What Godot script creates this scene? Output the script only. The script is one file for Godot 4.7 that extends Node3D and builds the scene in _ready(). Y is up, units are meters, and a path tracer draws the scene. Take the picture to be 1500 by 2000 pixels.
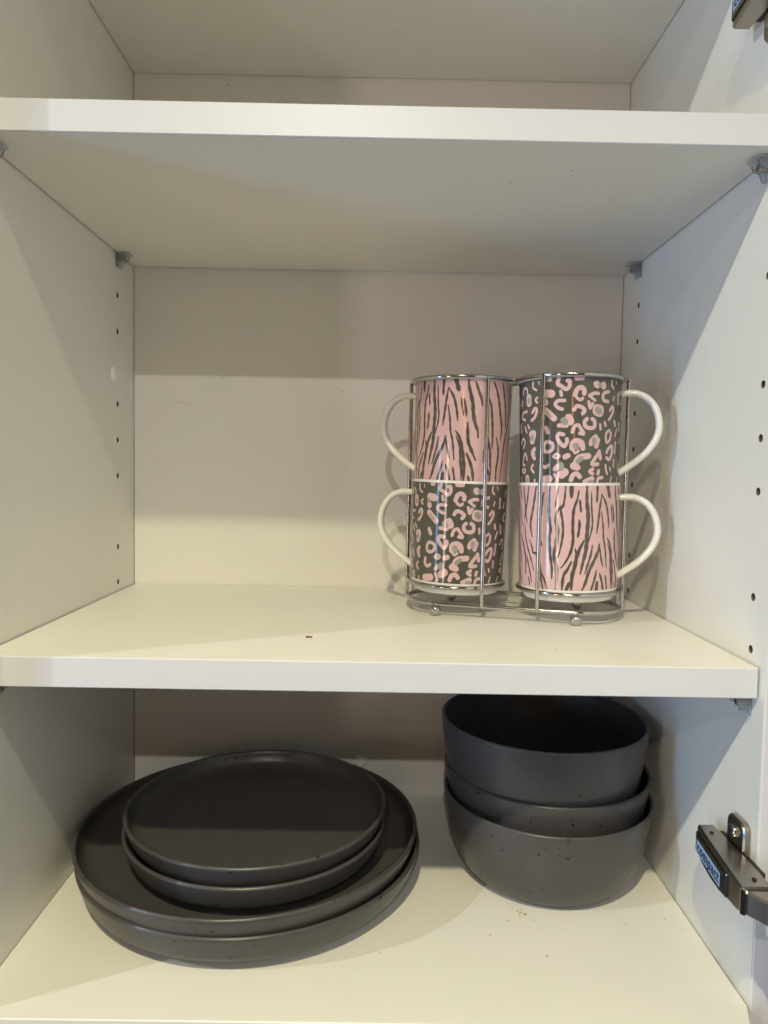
extends Node3D

# ---- measures of the cabinet, in metres: x right, y up, z towards the viewer, back panel at z = 0
const W := 0.4636          # clear width
const DS := 0.2713         # shelf depth
const DF := 0.2934         # front of the bottom panel
const DR := 0.2764         # front of the right side panel
const YB := 0.1867         # underside of the lower shelf
const YA := 0.5061         # underside of the upper shelf
const YC := 0.6828         # underside of the top panel
const T := 0.0183          # board thickness
const YS := YB + T         # top of the lower shelf

var M := {}

func _ready() -> void:
	set_stage()
	make_materials()
	build_cabinet()
	build_shelves()
	build_plates()
	build_bowls()
	build_rack_and_mugs()
	build_crumbs()

# ------------------------------------------------------------------ camera, light
func set_stage() -> void:
	var cam := Camera3D.new()
	cam.name = "camera"
	add_child(cam)
	var b := Basis(Vector3(0.99982475, 0.01804318, 0.00499168), Vector3(-0.01773461, 0.99826402, -0.05616432), Vector3(-0.00599639, 0.05606595, 0.99840906))
	cam.transform = Transform3D(b.orthonormalized(), Vector3(0.236124, 0.317373, 0.688996))
	cam.fov = rad_to_deg(2.0 * atan(1000.0 / 1400.0))
	cam.near = 0.02
	cam.far = 60.0
	cam.current = true
	var we := WorldEnvironment.new()
	we.name = "surroundings"
	var e := Environment.new()
	e.background_mode = Environment.BG_COLOR
	e.background_color = Color(0.026, 0.023, 0.020).linear_to_srgb()
	e.tonemap_mode = Environment.TONE_MAPPER_LINEAR
	e.tonemap_exposure = 1.0
	e.sdfgi_enabled = true
	e.ssao_enabled = true
	e.ssil_enabled = true
	we.environment = e
	add_child(we)
	# ceiling downlights of the kitchen (behind and above the camera)
	downlight(Vector3(0.12, 1.18, 0.99), 1.52, 0.018, Color(1.0, 0.905, 0.57), "round warm ceiling downlight nearest the cabinet", 66.0)
	downlight(Vector3(-1.42, 1.18, 0.99), 1.05, 0.014, Color(0.97, 1.0, 0.98), "round ceiling downlight further along to the left")
	downlight(Vector3(0.12, 1.18, 1.97), 0.66, 0.012, Color(1.0, 0.96, 0.84), "round ceiling downlight in the row behind")
	# out of view at left: a bluish window, and a pane for warm room light
	unseen_pane(Vector3(-1.6, -0.1, 1.22), Vector2(0.34, 1.1), 1.35, Color(0.25, 0.57, 1.0), "unseen tall narrow window nearer the cabinet")
	unseen_pane(Vector3(-1.6, -0.1, 2.55), Vector2(0.36, 1.1), 1.62, Color(1.0, 0.82, 0.74), "unseen window-shaped pane giving warm room light, further from the cabinet")
	# two dim orange bulbs out of view, placed for the streaks in the mugs
	bulb(Vector3(0.02, 0.60, 2.6), 0.034, 0.05, "unseen orange bulb mirrored in the mugs, hanging higher")
	bulb(Vector3(0.22, 0.52, 3.1), 0.022, 0.04, "unseen orange bulb mirrored in the mugs, hanging lower")

func downlight(at: Vector3, energy: float, size: float, color: Color, label: String, beam := 0.0) -> void:
	var o := thing("ceiling_lamp", label, "ceiling lamp", at)
	var lens := lathe([Vector2(0.0001, 0.004), Vector2(0.03, 0.004), Vector2(0.032, 0.003), Vector2(0.032, 0.0), Vector2(0.0001, 0.0)], 24)
	var gm := StandardMaterial3D.new()
	gm.albedo_color = Color(0.8, 0.78, 0.7)
	gm.emission_enabled = true
	gm.emission = color.linear_to_srgb()
	gm.emission_energy_multiplier = 6.0
	part("glowing_lens", lens, gm, o)
	part("bezel", lathe([Vector2(0.033, 0.006), Vector2(0.045, 0.006), Vector2(0.047, 0.003), Vector2(0.045, -0.002), Vector2(0.036, -0.003), Vector2(0.033, 0.0), Vector2(0.033, 0.006)], 32), M_white(), o)
	var l: Light3D
	if beam > 0.0:
		var sp := SpotLight3D.new()      # a recessed lamp: its beam falls off to the sides
		sp.spot_angle = beam
		sp.spot_angle_attenuation = 1.0
		sp.spot_range = 8.0
		sp.spot_attenuation = 2.0
		sp.rotation.x = -PI / 2
		l = sp
	else:
		var om := OmniLight3D.new()
		om.omni_range = 8.0
		om.omni_attenuation = 2.0
		l = om
	l.name = "lamp_light"
	l.position = Vector3(0, -0.04, 0)
	l.light_energy = energy
	l.light_color = color.linear_to_srgb()
	l.light_size = size
	l.shadow_enabled = true
	o.add_child(l)

func unseen_pane(at: Vector3, size: Vector2, energy: float, color: Color, label: String) -> void:  # framed glowing pane out of view; the farther one stands for room light
	var o := thing("unseen_light_pane", label, "window", at)
	var gm := StandardMaterial3D.new()
	gm.albedo_color = Color(0.7, 0.75, 0.8)
	gm.emission_enabled = true
	gm.emission = color.linear_to_srgb()
	gm.emission_energy_multiplier = 0.5
	part("pane", cbox(Vector3(0, 0, 0), Vector3(0.01, size.y, size.x), 0.001), gm, o)
	for s in [-1.0, 1.0]:
		part("frame_stile", cbox(Vector3(0, 0, s * (size.x / 2 + 0.025)), Vector3(0.04, size.y + 0.1, 0.048), 0.003), M_white(), o)
		part("frame_rail", cbox(Vector3(0, s * (size.y / 2 + 0.025), 0), Vector3(0.04, 0.048, size.x), 0.003), M_white(), o)
	var l := AreaLight3D.new()
	l.name = "pane_light"
	l.area_size = size
	l.light_energy = energy
	l.light_color = color.linear_to_srgb()
	l.position = Vector3(0.03, 0, 0)
	l.rotation.y = -PI / 2     # shines along +x
	l.area_range = 8.0
	l.shadow_enabled = true
	o.add_child(l)

func bulb(at: Vector3, r: float, energy: float, label: String) -> void:
	var o := thing("unseen_bulb", label, "light bulb", at)
	var gm := StandardMaterial3D.new()
	gm.albedo_color = Color(0.6, 0.4, 0.2)
	gm.emission_enabled = true
	gm.emission = Color(1.0, 0.62, 0.25)
	gm.emission_energy_multiplier = 9.0
	part("glass_bulb", lathe([Vector2(0.0001, -1.5 * r), Vector2(0.6 * r, -1.3 * r), Vector2(r, -0.5 * r), Vector2(0.95 * r, 0.2 * r), Vector2(0.45 * r, 1.4 * r), Vector2(0.0001, 1.5 * r)], 20), gm, o)
	part("cap", lathe([Vector2(0.0001, 1.55 * r), Vector2(0.45 * r, 1.55 * r), Vector2(0.45 * r, 2.5 * r), Vector2(0.0001, 2.6 * r)], 16), M_white(), o)
	var l := OmniLight3D.new()
	l.name = "bulb_light"
	l.light_energy = energy
	l.light_color = Color(1.0, 0.62, 0.25)
	l.light_size = r * 0.6
	l.omni_range = 8.0
	l.omni_attenuation = 2.0
	l.shadow_enabled = true
	o.add_child(l)

# ------------------------------------------------------------------ helpers
func numbered(called: String, parent: Node) -> String:
	if not parent.has_node(called):
		return called
	var n := 1
	while parent.has_node("%s_%03d" % [called, n]):
		n += 1
	return "%s_%03d" % [called, n]

func thing(called: String, label: String, category: String, at := Vector3.ZERO, turn := 0.0, group := "") -> Node3D:
	var o := Node3D.new()
	o.name = numbered(called, self)
	add_child(o, true)
	o.position = at
	o.rotation.y = turn
	o.set_meta("label", label)
	o.set_meta("category", category)
	if group != "":
		o.set_meta("group", group)
	return o

func part(called: String, mesh: Mesh, mat: Material, parent: Node3D, at := Vector3.ZERO) -> MeshInstance3D:
	var o := MeshInstance3D.new()
	o.name = numbered(called, parent)
	o.mesh = mesh
	o.material_override = mat
	o.position = at
	parent.add_child(o, true)
	return o

func copy_of(o: Node3D, label: String) -> Node3D:
	var c: Node3D = o.duplicate()
	c.name = numbered(String(o.name), self)
	add_child(c, true)
	c.set_meta("label", label)
	return c

func tri(st: SurfaceTool, a: Vector3, b: Vector3, c: Vector3, out: Vector3, uvs := []) -> void:
	# front faces run clockwise seen from outside
	var order := [0, 1, 2]
	if (b - a).cross(c - a).dot(out) > 0.0:
		order = [0, 2, 1]
	var p := [a, b, c]
	for k in order:
		if uvs.size() == 3:
			st.set_uv(uvs[k])
		st.add_vertex(p[k])

func quad(st: SurfaceTool, a: Vector3, b: Vector3, c: Vector3, d: Vector3, out: Vector3, uvs := []) -> void:
	if uvs.size() == 4:
		tri(st, a, b, c, out, [uvs[0], uvs[1], uvs[2]])
		tri(st, a, c, d, out, [uvs[0], uvs[2], uvs[3]])
	else:
		tri(st, a, b, c, out)
		tri(st, a, c, d, out)

func planar(p: Vector3, n: Vector3) -> Vector2:
	# metres on the face
	var a := n.abs()
	if a.y >= a.x and a.y >= a.z:
		return Vector2(p.x, p.z)
	if a.x >= a.z:
		return Vector2(p.z, -p.y)
	return Vector2(p.x, -p.y)

func add_cbox(st: SurfaceTool, c: Vector3, s: Vector3, b: float) -> void:
	# a box with chamfered edges
	var h := s / 2.0
	var axes := [Vector3(1, 0, 0), Vector3(0, 1, 0), Vector3(0, 0, 1)]
	st.set_smooth_group(-1)
	for i in 3:
		for sg in [-1.0, 1.0]:
			var n: Vector3 = axes[i] * sg
			var u: Vector3 = axes[(i + 1) % 3]
			var v: Vector3 = axes[(i + 2) % 3]
			var hu: float = h[(i + 1) % 3] - b
			var hv: float = h[(i + 2) % 3] - b
			var q := []
			for k in [Vector2(-1, -1), Vector2(1, -1), Vector2(1, 1), Vector2(-1, 1)]:
				q.append(c + n * h[i] + u * hu * k.x + v * hv * k.y)
			quad(st, q[0], q[1], q[2], q[3], n, [planar(q[0], n), planar(q[1], n), planar(q[2], n), planar(q[3], n)])
	if b <= 0.0:
		return
	for i in 3:
		var j := (i + 1) % 3
		var k := (i + 2) % 3
		for sj in [-1.0, 1.0]:
			for sk in [-1.0, 1.0]:
				var out: Vector3 = axes[j] * sj + axes[k] * sk
				var e1: Vector3 = axes[j] * sj * h[j] + axes[k] * sk * (h[k] - b)
				var e2: Vector3 = axes[j] * sj * (h[j] - b) + axes[k] * sk * h[k]
				var l: Vector3 = axes[i] * (h[i] - b)
				var p := [c + e1 - l, c + e1 + l, c + e2 + l, c + e2 - l]
				var f: Vector3 = axes[j]
				quad(st, p[0], p[1], p[2], p[3], out, [planar(p[0], f), planar(p[1], f), planar(p[2], f), planar(p[3], f)])
	for sx in [-1.0, 1.0]:
		for sy in [-1.0, 1.0]:
			for sz in [-1.0, 1.0]:
				var o := Vector3(sx, sy, sz)
				var p := [c + o * Vector3(h.x, h.y - b, h.z - b), c + o * Vector3(h.x - b, h.y, h.z - b), c + o * Vector3(h.x - b, h.y - b, h.z)]
				tri(st, p[0], p[1], p[2], o, [planar(p[0], Vector3.UP), planar(p[1], Vector3.UP), planar(p[2], Vector3.UP)])

func cbox(c: Vector3, s: Vector3, b: float) -> ArrayMesh:
	var st := SurfaceTool.new()
	st.begin(Mesh.PRIMITIVE_TRIANGLES)
	add_cbox(st, c, s, b)
	st.generate_normals()
	return st.commit()

func spanbox(a: Vector3, z: Vector3, b := 0.0006) -> ArrayMesh:
	return cbox((a + z) / 2.0, z - a, b)

func rounded(profile: Array, steps := 4) -> Array:
	# Catmull-Rom through a profile, so that a few points give a smooth curve
	var out := []
	var n := profile.size()
	for i in n - 1:
		var p0: Vector2 = profile[maxi(i - 1, 0)]
		var p1: Vector2 = profile[i]
		var p2: Vector2 = profile[i + 1]
		var p3: Vector2 = profile[mini(i + 2, n - 1)]
		for k in steps:
			var t := float(k) / steps
			out.append(p1.cubic_interpolate(p2, p0, p3, t))
	out.append(profile[n - 1])
	return out

func lathe(profile: Array, segs := 96, wobble := 0.0, seed_at := 0.0) -> ArrayMesh:
	# smooth normals from the profile; the profile runs from the underside centre, outside, rim, inside
	var n := profile.size()
	var verts := PackedVector3Array()
	var norms := PackedVector3Array()
	var uvs := PackedVector2Array()
	var idx := PackedInt32Array()
	var run := 0.0
	for i in n:
		var p: Vector2 = profile[i]
		if i > 0:
			run += p.distance_to(profile[i - 1])
		var t: Vector2 = (profile[mini(i + 1, n - 1)] - profile[maxi(i - 1, 0)])
		t = t.normalized()
		var nn := Vector2(t.y, -t.x)
		for s in segs + 1:
			var a := TAU * s / segs
			var r := p.x * (1.0 + wobble * sin(2.0 * a + seed_at) + wobble * 0.5 * sin(3.0 * a + 1.7 * seed_at))
			verts.append(Vector3(r * sin(a), p.y, r * cos(a)))
			norms.append(Vector3(nn.x * sin(a), nn.y, nn.x * cos(a)))
			uvs.append(Vector2(float(s) / segs, run))
	for i in n - 1:
		for s in segs:
			var a := i * (segs + 1) + s
			var b := a + segs + 1
			idx.append_array(PackedInt32Array([a, b, a + 1, a + 1, b, b + 1]))
	var arr := []
	arr.resize(Mesh.ARRAY_MAX)
	arr[Mesh.ARRAY_VERTEX] = verts
	arr[Mesh.ARRAY_NORMAL] = norms
	arr[Mesh.ARRAY_TEX_UV] = uvs
	arr[Mesh.ARRAY_INDEX] = idx
	var m := ArrayMesh.new()
	m.add_surface_from_arrays(Mesh.PRIMITIVE_TRIANGLES, arr)
	return m

func tube(pts: Array, r: float, closed := false, flat := 1.0, side := Vector3.ZERO, segs := 10) -> ArrayMesh:
	# a wire along pts; flat > 1 widens it along «side»
	var n := pts.size()
	var verts := PackedVector3Array()
	var norms := PackedVector3Array()
	var idx := PackedInt32Array()
	var prev := Vector3.ZERO
	for i in n:
		var a: Vector3 = pts[(i - 1 + n) % n] if closed else pts[maxi(i - 1, 0)]
		var b: Vector3 = pts[(i + 1) % n] if closed else pts[mini(i + 1, n - 1)]
		var t := (b - a).normalized()
		var u: Vector3
		if side != Vector3.ZERO:
			u = side - t * side.dot(t)
		elif prev == Vector3.ZERO:
			u = t.cross(Vector3.UP) if absf(t.y) < 0.9 else t.cross(Vector3.RIGHT)
		else:
			u = prev - t * prev.dot(t)
		u = u.normalized()
		prev = u
		var v := t.cross(u)
		for s in segs:
			var an := TAU * s / segs
			verts.append(pts[i] + u * cos(an) * r * flat + v * sin(an) * r)
			norms.append((u * cos(an) / flat + v * sin(an)).normalized())
	var last := n if closed else n - 1
	for i in last:
		for s in segs:
			var a := i * segs + s
			var b := i * segs + (s + 1) % segs
			var c := ((i + 1) % n) * segs + s
			var d := ((i + 1) % n) * segs + (s + 1) % segs
			idx.append_array(PackedInt32Array([a, c, b, b, c, d]))
	if not closed:
		for e in [0, n - 1]:
			var at := verts.size()
			verts.append(pts[e])
			var dir: Vector3 = (pts[e] - pts[1 if e == 0 else n - 2]).normalized()
			norms.append(dir)
			for s in segs:
				var p: int = e * segs + s
				var q: int = e * segs + (s + 1) % segs
				idx.append_array(PackedInt32Array([at, p, q] if e == 0 else [at, q, p]))
	var arr := []
	arr.resize(Mesh.ARRAY_MAX)
	arr[Mesh.ARRAY_VERTEX] = verts
	arr[Mesh.ARRAY_NORMAL] = norms
	arr[Mesh.ARRAY_INDEX] = idx
	var m := ArrayMesh.new()
	m.add_surface_from_arrays(Mesh.PRIMITIVE_TRIANGLES, arr)
	return m

func prism(outline: PackedVector2Array, depth: float, to3: Callable, bevel := 0.0) -> ArrayMesh:
	# an outline swept through depth; to3 maps (u, v, w) to a point
	var st := SurfaceTool.new()
	st.begin(Mesh.PRIMITIVE_TRIANGLES)
	st.set_smooth_group(-1)
	var inner := outline
	if bevel > 0.0:
		var off := Geometry2D.offset_polygon(outline, -bevel, Geometry2D.JOIN_MITER)
		if off.size() == 1 and off[0].size() == outline.size():
			# keep the vertices paired: nearest start
			var best := 0
			for k in outline.size():
				if off[0][k].distance_to(outline[0]) < off[0][best].distance_to(outline[0]):
					best = k
			var rot := PackedVector2Array()
			for k in outline.size():
				rot.append(off[0][(best + k) % outline.size()])
			if Geometry2D.is_polygon_clockwise(rot) == Geometry2D.is_polygon_clockwise(outline):
				inner = rot
	var mid := Vector2.ZERO
	for p in outline:
		mid += p
	mid /= outline.size()
	var cen: Vector3 = to3.call(mid.x, mid.y, depth / 2.0)
	var rings := [[inner, 0.0], [outline, bevel], [outline, depth - bevel], [inner, depth]]
	if inner == outline:
		rings = [[outline, 0.0], [outline, depth]]
	for r in rings.size() - 1:
		for k in outline.size():
			var k2 := (k + 1) % outline.size()
			var a: Vector3 = to3.call(rings[r][0][k].x, rings[r][0][k].y, rings[r][1])
			var b: Vector3 = to3.call(rings[r][0][k2].x, rings[r][0][k2].y, rings[r][1])
			var c: Vector3 = to3.call(rings[r + 1][0][k2].x, rings[r + 1][0][k2].y, rings[r + 1][1])
			var d: Vector3 = to3.call(rings[r + 1][0][k].x, rings[r + 1][0][k].y, rings[r + 1][1])
			quad(st, a, b, c, d, (a + b + c + d) / 4.0 - cen)
	var tr := Geometry2D.triangulate_polygon(inner)
	for w in [0.0, depth]:
		for k in range(0, tr.size(), 3):
			var a: Vector3 = to3.call(inner[tr[k]].x, inner[tr[k]].y, w)
			var b: Vector3 = to3.call(inner[tr[k + 1]].x, inner[tr[k + 1]].y, w)
			var c: Vector3 = to3.call(inner[tr[k + 2]].x, inner[tr[k + 2]].y, w)
			var n1: Vector3 = to3.call(mid.x, mid.y, w)
			tri(st, a, b, c, n1 - cen)
	st.generate_normals()
	return st.commit()

func rrect(x0: float, y0: float, x1: float, y1: float, r: float, steps := 4) -> PackedVector2Array:
	var out := PackedVector2Array()
	var cs := [Vector2(x1 - r, y0 + r), Vector2(x1 - r, y1 - r), Vector2(x0 + r, y1 - r), Vector2(x0 + r, y0 + r)]
	for k in 4:
		for s in steps + 1:
			var a := -PI / 2 + k * PI / 2 + PI / 2 * s / steps
			out.append(cs[k] + Vector2(cos(a), sin(a)) * r)
	return out

# ------------------------------------------------------------------ materials
func M_white() -> StandardMaterial3D:
	if not M.has("white"):
		var m := StandardMaterial3D.new()
		m.albedo_color = Color(0.76, 0.75, 0.72).linear_to_srgb()
		m.roughness = 0.4
		M["white"] = m
	return M["white"]

func noise(freq: float, oct: int, seed_: int) -> FastNoiseLite:
	var n := FastNoiseLite.new()
	n.seed = seed_
	n.frequency = freq
	n.fractal_octaves = oct
	n.noise_type = FastNoiseLite.TYPE_SIMPLEX_SMOOTH
	return n

func melamine() -> StandardMaterial3D:
	# white melamine board: faint orange-peel relief, a few specks and hairline scuffs
	var size := 1024
	var im := Image.create(size, size, true, Image.FORMAT_RGB8)
	var n1 := noise(0.006, 3, 11)
	for y in size:
		for x in size:
			var v := 1.0 + 0.006 * n1.get_noise_2d(x, y)
			im.set_pixel(x, y, Color(0.918 * v, 0.911 * v, 0.892 * v))
	var rng := RandomNumberGenerator.new()
	rng.seed = 5
	for k in 22:
		var c := Vector2(rng.randf() * size, rng.randf() * size)
		var r := rng.randf_range(0.5, 1.6)
		var dark := rng.randf_range(0.7, 0.93)
		for dy in range(-2, 3):
			for dx in range(-2, 3):
				if Vector2(dx, dy).length() <= r:
					var px := posmod(int(c.x) + dx, size)
					var py := posmod(int(c.y) + dy, size)
					im.set_pixel(px, py, im.get_pixel(px, py) * Color(dark, dark * 0.97, dark * 0.9))
	for k in 14:
		var p := Vector2(rng.randf() * size, rng.randf() * size)
		var a := rng.randf_range(-0.4, 0.4)
		for s in rng.randi_range(20, 60):
			a += rng.randf_range(-0.06, 0.06)
			p += Vector2(cos(a), sin(a))
			var px := posmod(int(p.x), size)
			var py := posmod(int(p.y), size)
			im.set_pixel(px, py, im.get_pixel(px, py) * Color(0.93, 0.92, 0.89))
	im.generate_mipmaps()
	var m := StandardMaterial3D.new()
	m.albedo_texture = ImageTexture.create_from_image(im)
	m.uv1_scale = Vector3(2.0, 2.0, 1.0)
	m.roughness = 0.36
	m.metallic_specular = 0.45
	var nt := NoiseTexture2D.new()
	nt.width = 512
	nt.height = 512
	nt.seamless = true
	nt.as_normal_map = true
	nt.bump_strength = 1.2
	nt.noise = noise(0.05, 2, 3)
	m.normal_enabled = true
	m.normal_texture = nt
	m.normal_scale = 0.06
	return m

func stoneware(seed_: int, tone: Color) -> StandardMaterial3D:
	# matt dark grey glaze with sparse black speckles, round the pot and along its profile
	var w := 2048
	var h := 1024
	var im := Image.create(w, h, true, Image.FORMAT_RGB8)
	var n1 := noise(0.008, 3, seed_)
	var n2 := noise(0.15, 2, seed_ + 9)
	for y in h:
		for x in w:
			var v := 1.0 + 0.05 * n1.get_noise_2d(x, y) + 0.03 * n2.get_noise_2d(x, y)
			im.set_pixel(x, y, Color(tone.r * v, tone.g * v, tone.b * v))
	var rng := RandomNumberGenerator.new()
	rng.seed = seed_ * 7 + 1
	for k in 420:
		var c := Vector2(rng.randf() * w, rng.randf() * h)
		var r := 1.3 + 3.2 * pow(rng.randf(), 3.5)
		var copies := rng.randi_range(1, 3)
		for q in copies:
			for dy in range(-5, 6):
				for dx in range(-5, 6):
					if Vector2(dx * rng.randf_range(0.9, 1.1), dy).length() <= r:
						var px := posmod(int(c.x) + dx, w)
						var py := posmod(int(c.y) + dy, h)
						im.set_pixel(px, py, Color(0.06, 0.055, 0.05))
			c += Vector2(rng.randf_range(-30, 30), rng.randf_range(-20, 20))
			r *= 0.6
	im.generate_mipmaps()
	var m := StandardMaterial3D.new()
	m.albedo_texture = ImageTexture.create_from_image(im)
	m.uv1_scale = Vector3(1.0, 4.0, 1.0)   # v is in metres along the profile
	m.roughness = 0.36
	m.metallic_specular = 0.5
	return m

func make_materials() -> void:
	M["board"] = melamine()
	var m := StandardMaterial3D.new()
	m.albedo_color = Color(0.16, 0.12, 0.08).linear_to_srgb()
	m.roughness = 0.95
	M["chipboard"] = m
	m = M["board"].duplicate()
	m.albedo_texture = null
	m.albedo_color = Color(0.695, 0.705, 0.765).linear_to_srgb()   # edge bands: cooler and slightly darker than the board
	M["edge"] = m
	m = StandardMaterial3D.new()
	m.albedo_color = Color(0.88, 0.88, 0.86).linear_to_srgb()
	m.roughness = 0.35
	M["cap"] = m
	M["grey_a"] = stoneware(21, Color(0.284, 0.275, 0.280))
	M["grey_b"] = stoneware(47, Color(0.286, 0.280, 0.286))
	m = StandardMaterial3D.new()
	m.albedo_color = Color(0.74, 0.73, 0.72)
	m.metallic = 1.0
	m.roughness = 0.13
	M["chrome"] = m
	m = StandardMaterial3D.new()
	m.albedo_color = Color(0.66, 0.63, 0.59)
	m.metallic = 1.0
	m.roughness = 0.30
	var nt := NoiseTexture2D.new()
	nt.width = 256
	nt.height = 256
	nt.seamless = true
	nt.as_normal_map = true
	nt.bump_strength = 1.0
	nt.noise = noise(0.06, 3, 8)
	m.normal_enabled = true
	m.normal_texture = nt
	m.normal_scale = 0.12
	m.uv1_triplanar = true
	m.uv1_scale = Vector3(40, 40, 40)
	M["nickel"] = m
	m = StandardMaterial3D.new()
	m.albedo_color = Color(0.20, 0.19, 0.18)
	m.metallic = 0.6
	m.roughness = 0.35
	M["dark_steel"] = m
	m = StandardMaterial3D.new()
	m.albedo_color = Color(0.62, 0.74, 0.86)
	m.roughness = 0.4
	M["sticker"] = m
	m = StandardMaterial3D.new()
	m.albedo_color = Color(0.03, 0.12, 0.32)
	m.roughness = 0.5
	M["ink"] = m
	m = StandardMaterial3D.new()
	m.albedo_color = Color(0.88, 0.90, 0.92)
	m.roughness = 0.08
	m.refraction_enabled = true
	m.refraction_scale = 0.05
	m.transparency = BaseMaterial3D.TRANSPARENCY_ALPHA
	m.albedo_color.a = 0.12
	M["clear"] = m
	m = StandardMaterial3D.new()
	m.albedo_color = Color(0.78, 0.80, 0.82, 0.38)
	m.roughness = 0.12
	m.transparency = BaseMaterial3D.TRANSPARENCY_ALPHA
	M["milky"] = m
	m = StandardMaterial3D.new()
	m.albedo_color = Color(0.83, 0.82, 0.79).linear_to_srgb()
	m.roughness = 0.12
	m.metallic_specular = 0.5
	M["china"] = m
	M["zebra"] = printed(zebra_image())
	M["leopard"] = printed(leopard_image())

func printed(im: Image) -> StandardMaterial3D:
	im.generate_mipmaps()
	var m := StandardMaterial3D.new()
	m.albedo_texture = ImageTexture.create_from_image(im)
	m.roughness = 0.10
	m.metallic_specular = 0.5
	return m

# ------------------------------------------------------------------ cabinet
func hole_panel(called: String, parent: Node3D, x0: float, x1: float, z1: float, y0: float, y1: float, face: float, inward: float, holes: Array) -> CSGBox3D:
	var c := CSGBox3D.new()
	c.name = numbered(called, parent)
	c.size = Vector3(x1 - x0, y1 - y0, z1 + 0.016)
	c.position = Vector3((x0 + x1) / 2, (y0 + y1) / 2, (z1 - 0.016) / 2)
	c.material = M["board"]
	for h in holes:
		var cy := CSGCylinder3D.new()
		cy.name = "peg_hole"
		cy.radius = 0.0025
		cy.height = 0.024
		cy.sides = 20
		cy.operation = CSGShape3D.OPERATION_SUBTRACTION
		cy.material = M["chipboard"]
		cy.rotation.z = PI / 2
		cy.position = Vector3(face, h.y, h.x) - c.position
		c.add_child(cy, true)
	parent.add_child(c, true)
	return c

func build_cabinet() -> void:
	var cab := thing("kitchen_cabinet", "open white kitchen wall cabinet with two shelves and crockery inside", "cabinet")
	var top := YC + T
	var bottom := -T
	var back_col := []
	var front_col := []
	for i in 9:
		if i == 2 or i == 6:
			continue
		back_col.append(Vector2(0.0421, 0.2135 + 0.032 * (8 - i)))
		front_col.append(Vector2(0.2588, 0.2135 + 0.032 * (8 - i)))
	var lp := hole_panel("side_panel", cab, -T, 0.0, 0.2934, bottom, top, 0.0, 1.0, back_col + front_col)
	var rp := hole_panel("side_panel", cab, W, W + T, DR, bottom, top, W, -1.0, back_col + front_col)
	part("edge_band", spanbox(Vector3(W + 0.0002, bottom, DR + 0.0002), Vector3(W + T, top, DR + 0.0013), 0.0005), M["edge"], cab)  # its cooler tone stands in for shade from the open door
	part("back_panel", spanbox(Vector3(0.0006, bottom + 0.001, -0.008), Vector3(W - 0.0006, top - 0.001, 0.0), 0.0), M["board"], cab)
	part("top_panel", spanbox(Vector3(0.0004, YC, 0.0008), Vector3(W - 0.0004, top, DS + 0.004)), M["board"], cab)
	# the bottom panel: its right front corner is cut back a little, as in the photograph
	var o := PackedVector2Array([Vector2(0.0004, 0.0008), Vector2(W - 0.0006, 0.0008), Vector2(W - 0.0006, DR - 0.001), Vector2(W - 0.0075, DF), Vector2(0.0004, DF)])
	var up := func(u: float, v: float, w: float) -> Vector3: return Vector3(u, -w, v)
	var bp := part("bottom_panel", with_planar_uv(prism(o, T, up, 0.0006)), M["board"], cab)
	# the door stands open at the right, just outside the picture, held by the two hinges
	var door := part("door", cbox(Vector3(0.009, (bottom + top) / 2, 0.2475), Vector3(0.018, top - bottom - 0.004, 0.495), 0.0012), M["board"], cab, Vector3(W + 0.0195, 0, 0.2990))
	door.rotation.y = deg_to_rad(6.0)
	# cover caps over fixings
	var capm := lathe(rounded([Vector2(0.0001, 0.0026), Vector2(0.004, 0.0024), Vector2(0.0059, 0.0015), Vector2(0.0065, 0.0)], 3), 28)
	var c1 := part("cover_cap", flip_lathe(capm), M["cap"], cab, Vector3(0.0, 0.3987, 0.0515))
	c1.rotation = Vector3(0, 0, -PI / 2)
	var c2 := part("cover_cap", flip_lathe(capm), M["cap"], cab, Vector3(0.2211, 0.0331, 0.0))
	c2.rotation = Vector3(PI / 2, 0, 0)
	hinge(cab, 0.0, "nickel cup hinge with a blue lettered sticker on its arm")
	hinge(cab, 0.5205, "upper nickel cup hinge cut off by the picture edge")
	# shelf supports
	shelf_support(Vector3(0, YA, 0.0421), 1.0, "clear plastic peg under the upper shelf, back left corner")
	shelf_support(Vector3(W, YA, 0.0421), -1.0, "clear plastic peg under the upper shelf, back right corner")
	shelf_support(Vector3(0, YA, 0.2560), 1.0, "clear plastic peg under the upper shelf, front left end")
	shelf_support(Vector3(W, YA, 0.2560), -1.0, "clear plastic peg under the upper shelf, front right end")
	shelf_support(Vector3(W, YB, 0.2588), -1.0, "clear plastic peg under the lower shelf, front right end")
	shelf_support(Vector3(0, YB, 0.2560), 1.0, "clear plastic peg under the lower shelf, front left end")

func flip_lathe(m: ArrayMesh) -> ArrayMesh:
	# a profile that runs from the top outwards: turn faces and normals
	var a := m.surface_get_arrays(0)
	var idx: PackedInt32Array = a[Mesh.ARRAY_INDEX]
	for k in range(0, idx.size(), 3):
		var t := idx[k + 1]
		idx[k + 1] = idx[k + 2]
		idx[k + 2] = t
	var ns: PackedVector3Array = a[Mesh.ARRAY_NORMAL]
	for k in ns.size():
		ns[k] = -ns[k]
	a[Mesh.ARRAY_INDEX] = idx
	a[Mesh.ARRAY_NORMAL] = ns
	var out := ArrayMesh.new()
	out.add_surface_from_arrays(Mesh.PRIMITIVE_TRIANGLES, a)
	return out

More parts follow.
